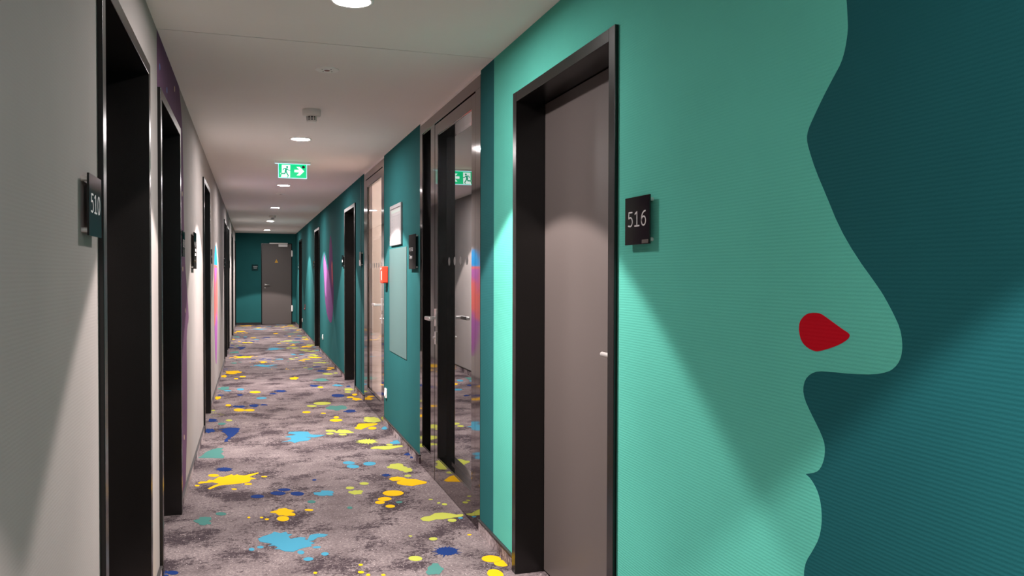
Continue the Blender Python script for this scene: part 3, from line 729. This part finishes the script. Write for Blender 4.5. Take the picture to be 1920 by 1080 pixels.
def smoke(y, label):
    o = thing('smoke_detector', (.382, y, H), label, 'smoke detector')
    c = (.382, y, H)
    obj('base', lathe([(.060,0),(.060,.010),(.0585,.011),(.060,.012),(.060,.034),(.054,.042),(.036,.045),(0,.045)], c), 'plastic', o, 'white round base', smooth=False)
    obj('core', lathe([(.027,.045),(.027,.072),(0,.072)], c, seg=24), 'grille', o, 'dark sensing chamber')
    bm = lathe([(.033,.070),(.033,.075),(.028,.079),(0,.079)], c, seg=32)
    for z in (.052,.061):
        b2 = lathe([(.026,z),(.033,z),(.033,z+.003),(.026,z+.003)], c, seg=32); me = bpy.data.meshes.new('t'); b2.to_mesh(me); b2.free(); bm.from_mesh(me); bpy.data.meshes.remove(me)
    for k in range(10):
        a = k*math.pi/5; x, yy = c[0]+.031*math.cos(a), c[1]+.031*math.sin(a)
        box(bm, x-.003, x+.003, yy-.003, yy+.003, H-.072, H-.044)
    obj('cage', bm, 'plastic', o, 'white slotted cap')
smoke(5.45, 'white smoke detector on the ceiling near the second downlight'); smoke(15.58, 'white smoke detector far down the corridor ceiling')
def disc(y, label):
    o = thing('ceiling_cover', (.384, y, H), label, 'ceiling cover')
    obj('plate', lathe([(.061,0),(.061,.004),(.058,.006),(0,.006)], (.384,y,H)), 'white_metal', o, 'white round plate')
    obj('centre', lathe([(.015,.006),(.013,.008),(0,.007)], (.384,y,H), seg=20), 'led', o, 'reddish centre')
    for k in range(4):
        a = k*math.pi/2+.6; obj('screw', cyl(bmesh.new(), (.384+.032*math.cos(a), y+.032*math.sin(a), H-.0055), (0,0,-1), .0035, .003, .0014, 10), 'sensor', o)
disc(4.347, 'flat white round ceiling cover with a reddish centre near the nearest downlight'); disc(11.317, 'flat white round ceiling cover beyond the exit sign')

# ------------------------------------------------------------------ exit sign
EY = 8.02; ex0, ex1, ez0, ez1 = .252, .514, 2.292, 2.428
es = thing('exit_sign', (.383, EY, H), 'glowing green emergency exit sign with running figure and arrow', 'exit sign')
obj('ceiling_rail', BX(.215, .552, EY-.014, EY+.014, ez1, H, .002), 'white_metal', es, 'white ceiling rail')
obj('light_strip', BX(.220, .547, EY-.012, EY+.012, ez1-.003, ez1), 'exit_edge', es, 'glowing edge')
pn = obj('panel', BX(ex0, ex1, EY-.004, EY+.004, ez0, ez1-.003), 'exit_green', es, 'glowing green panel')
for q in ((ex0, ex1, ez0-.003, ez0+.002), (ex0-.002, ex0+.002, ez0, ez1-.003), (ex1-.002, ex1+.002, ez0, ez1-.003)):
    obj('edge', BX(q[0], q[1], EY-.005, EY+.005, q[2], q[3]), 'exit_edge', es, 'pale glowing edge')
W_, H_ = ex1-ex0, ez1-.003-ez0
def nz(x, y):
    return (ex0+(x-262)/1118*W_, ez0+(1-(y-(240+(x-262)*.04))/545)*H_)
def emp(off): return lambda u, v, d: (u, EY-.004-off-d, v)
obj('doorway', prism([nz(*p) for p in ((392,285),(728,297),(718,778),(360,766),(392,650),(335,655),(345,610),(392,600))], emp(0), .0006), 'exit_white', pn, 'white doorway shape')
bm = bmesh.new(); e4 = emp(.0006); sc = W_/1118
def sk(pts, wd): stroke(bm, [nz(*p) for p in pts], 1.3*wd*sc, e4, .0005)
prism([(nz(603,375)[0]+44*sc*math.cos(k*.5236), nz(603,375)[1]+44*sc*math.sin(k*.5236)) for k in range(12)], e4, .0005, bm)
prism([nz(*p) for p in ((500,412),(610,430),(640,470),(590,500),(590,570),(500,570),(520,470))], e4, .0005, bm)
sk([(530,430),(480,432),(440,490)], 26); sk([(600,440),(660,500),(715,507)], 24); sk([(535,560),(512,632),(380,630)], 38); sk([(560,550),(605,640),(648,710)], 38); sk([(648,735),(615,765)], 22)
obj('running_figure', bm, 'exit_figure', pn, 'green running figure')
obj('arrow', prism([nz(*p) for p in ((890,480),(1085,485),(970,370),(1100,370),(1280,548),(1105,710),(975,705),(1090,590),(890,580))], emp(0), .0006), 'exit_white', pn, 'white arrow')
obj('sensor_dot', cyl(bmesh.new(), (nz(1252,380)[0], EY-.004, nz(1252,380)[1]), (0,-1,0), .0138, .0130, .003, 20), 'sensor', pn, 'dark round sensor')

# lamp inside the lit pale room
o = thing('downlight', (B_+1.2, 8.0, H), 'downlight in the pale room behind the second glazed door', 'downlight', 'ceiling downlights')
obj('rim', lathe([(.086,0),(.086,.003),(.082,.005),(.070,.005),(.067,.002),(.067,0)], (B_+1.2, 8.0, H)), 'white_metal', o, smooth=True)
obj('diffuser', lathe([(.0668,.0005),(.0665,.0015),(.05,.0018),(0,.002)], (B_+1.2, 8.0, H)), 'diffuser', o, smooth=True)
rl = bpy.data.lights.new('room_light', 'POINT'); rl.energy = 70; rl.color = SPOT_COL; rl.shadow_soft_size = .08
l = bpy.data.objects.new('beam', rl); COL.objects.link(l); l.location = (0,0,-.12); l.parent = o
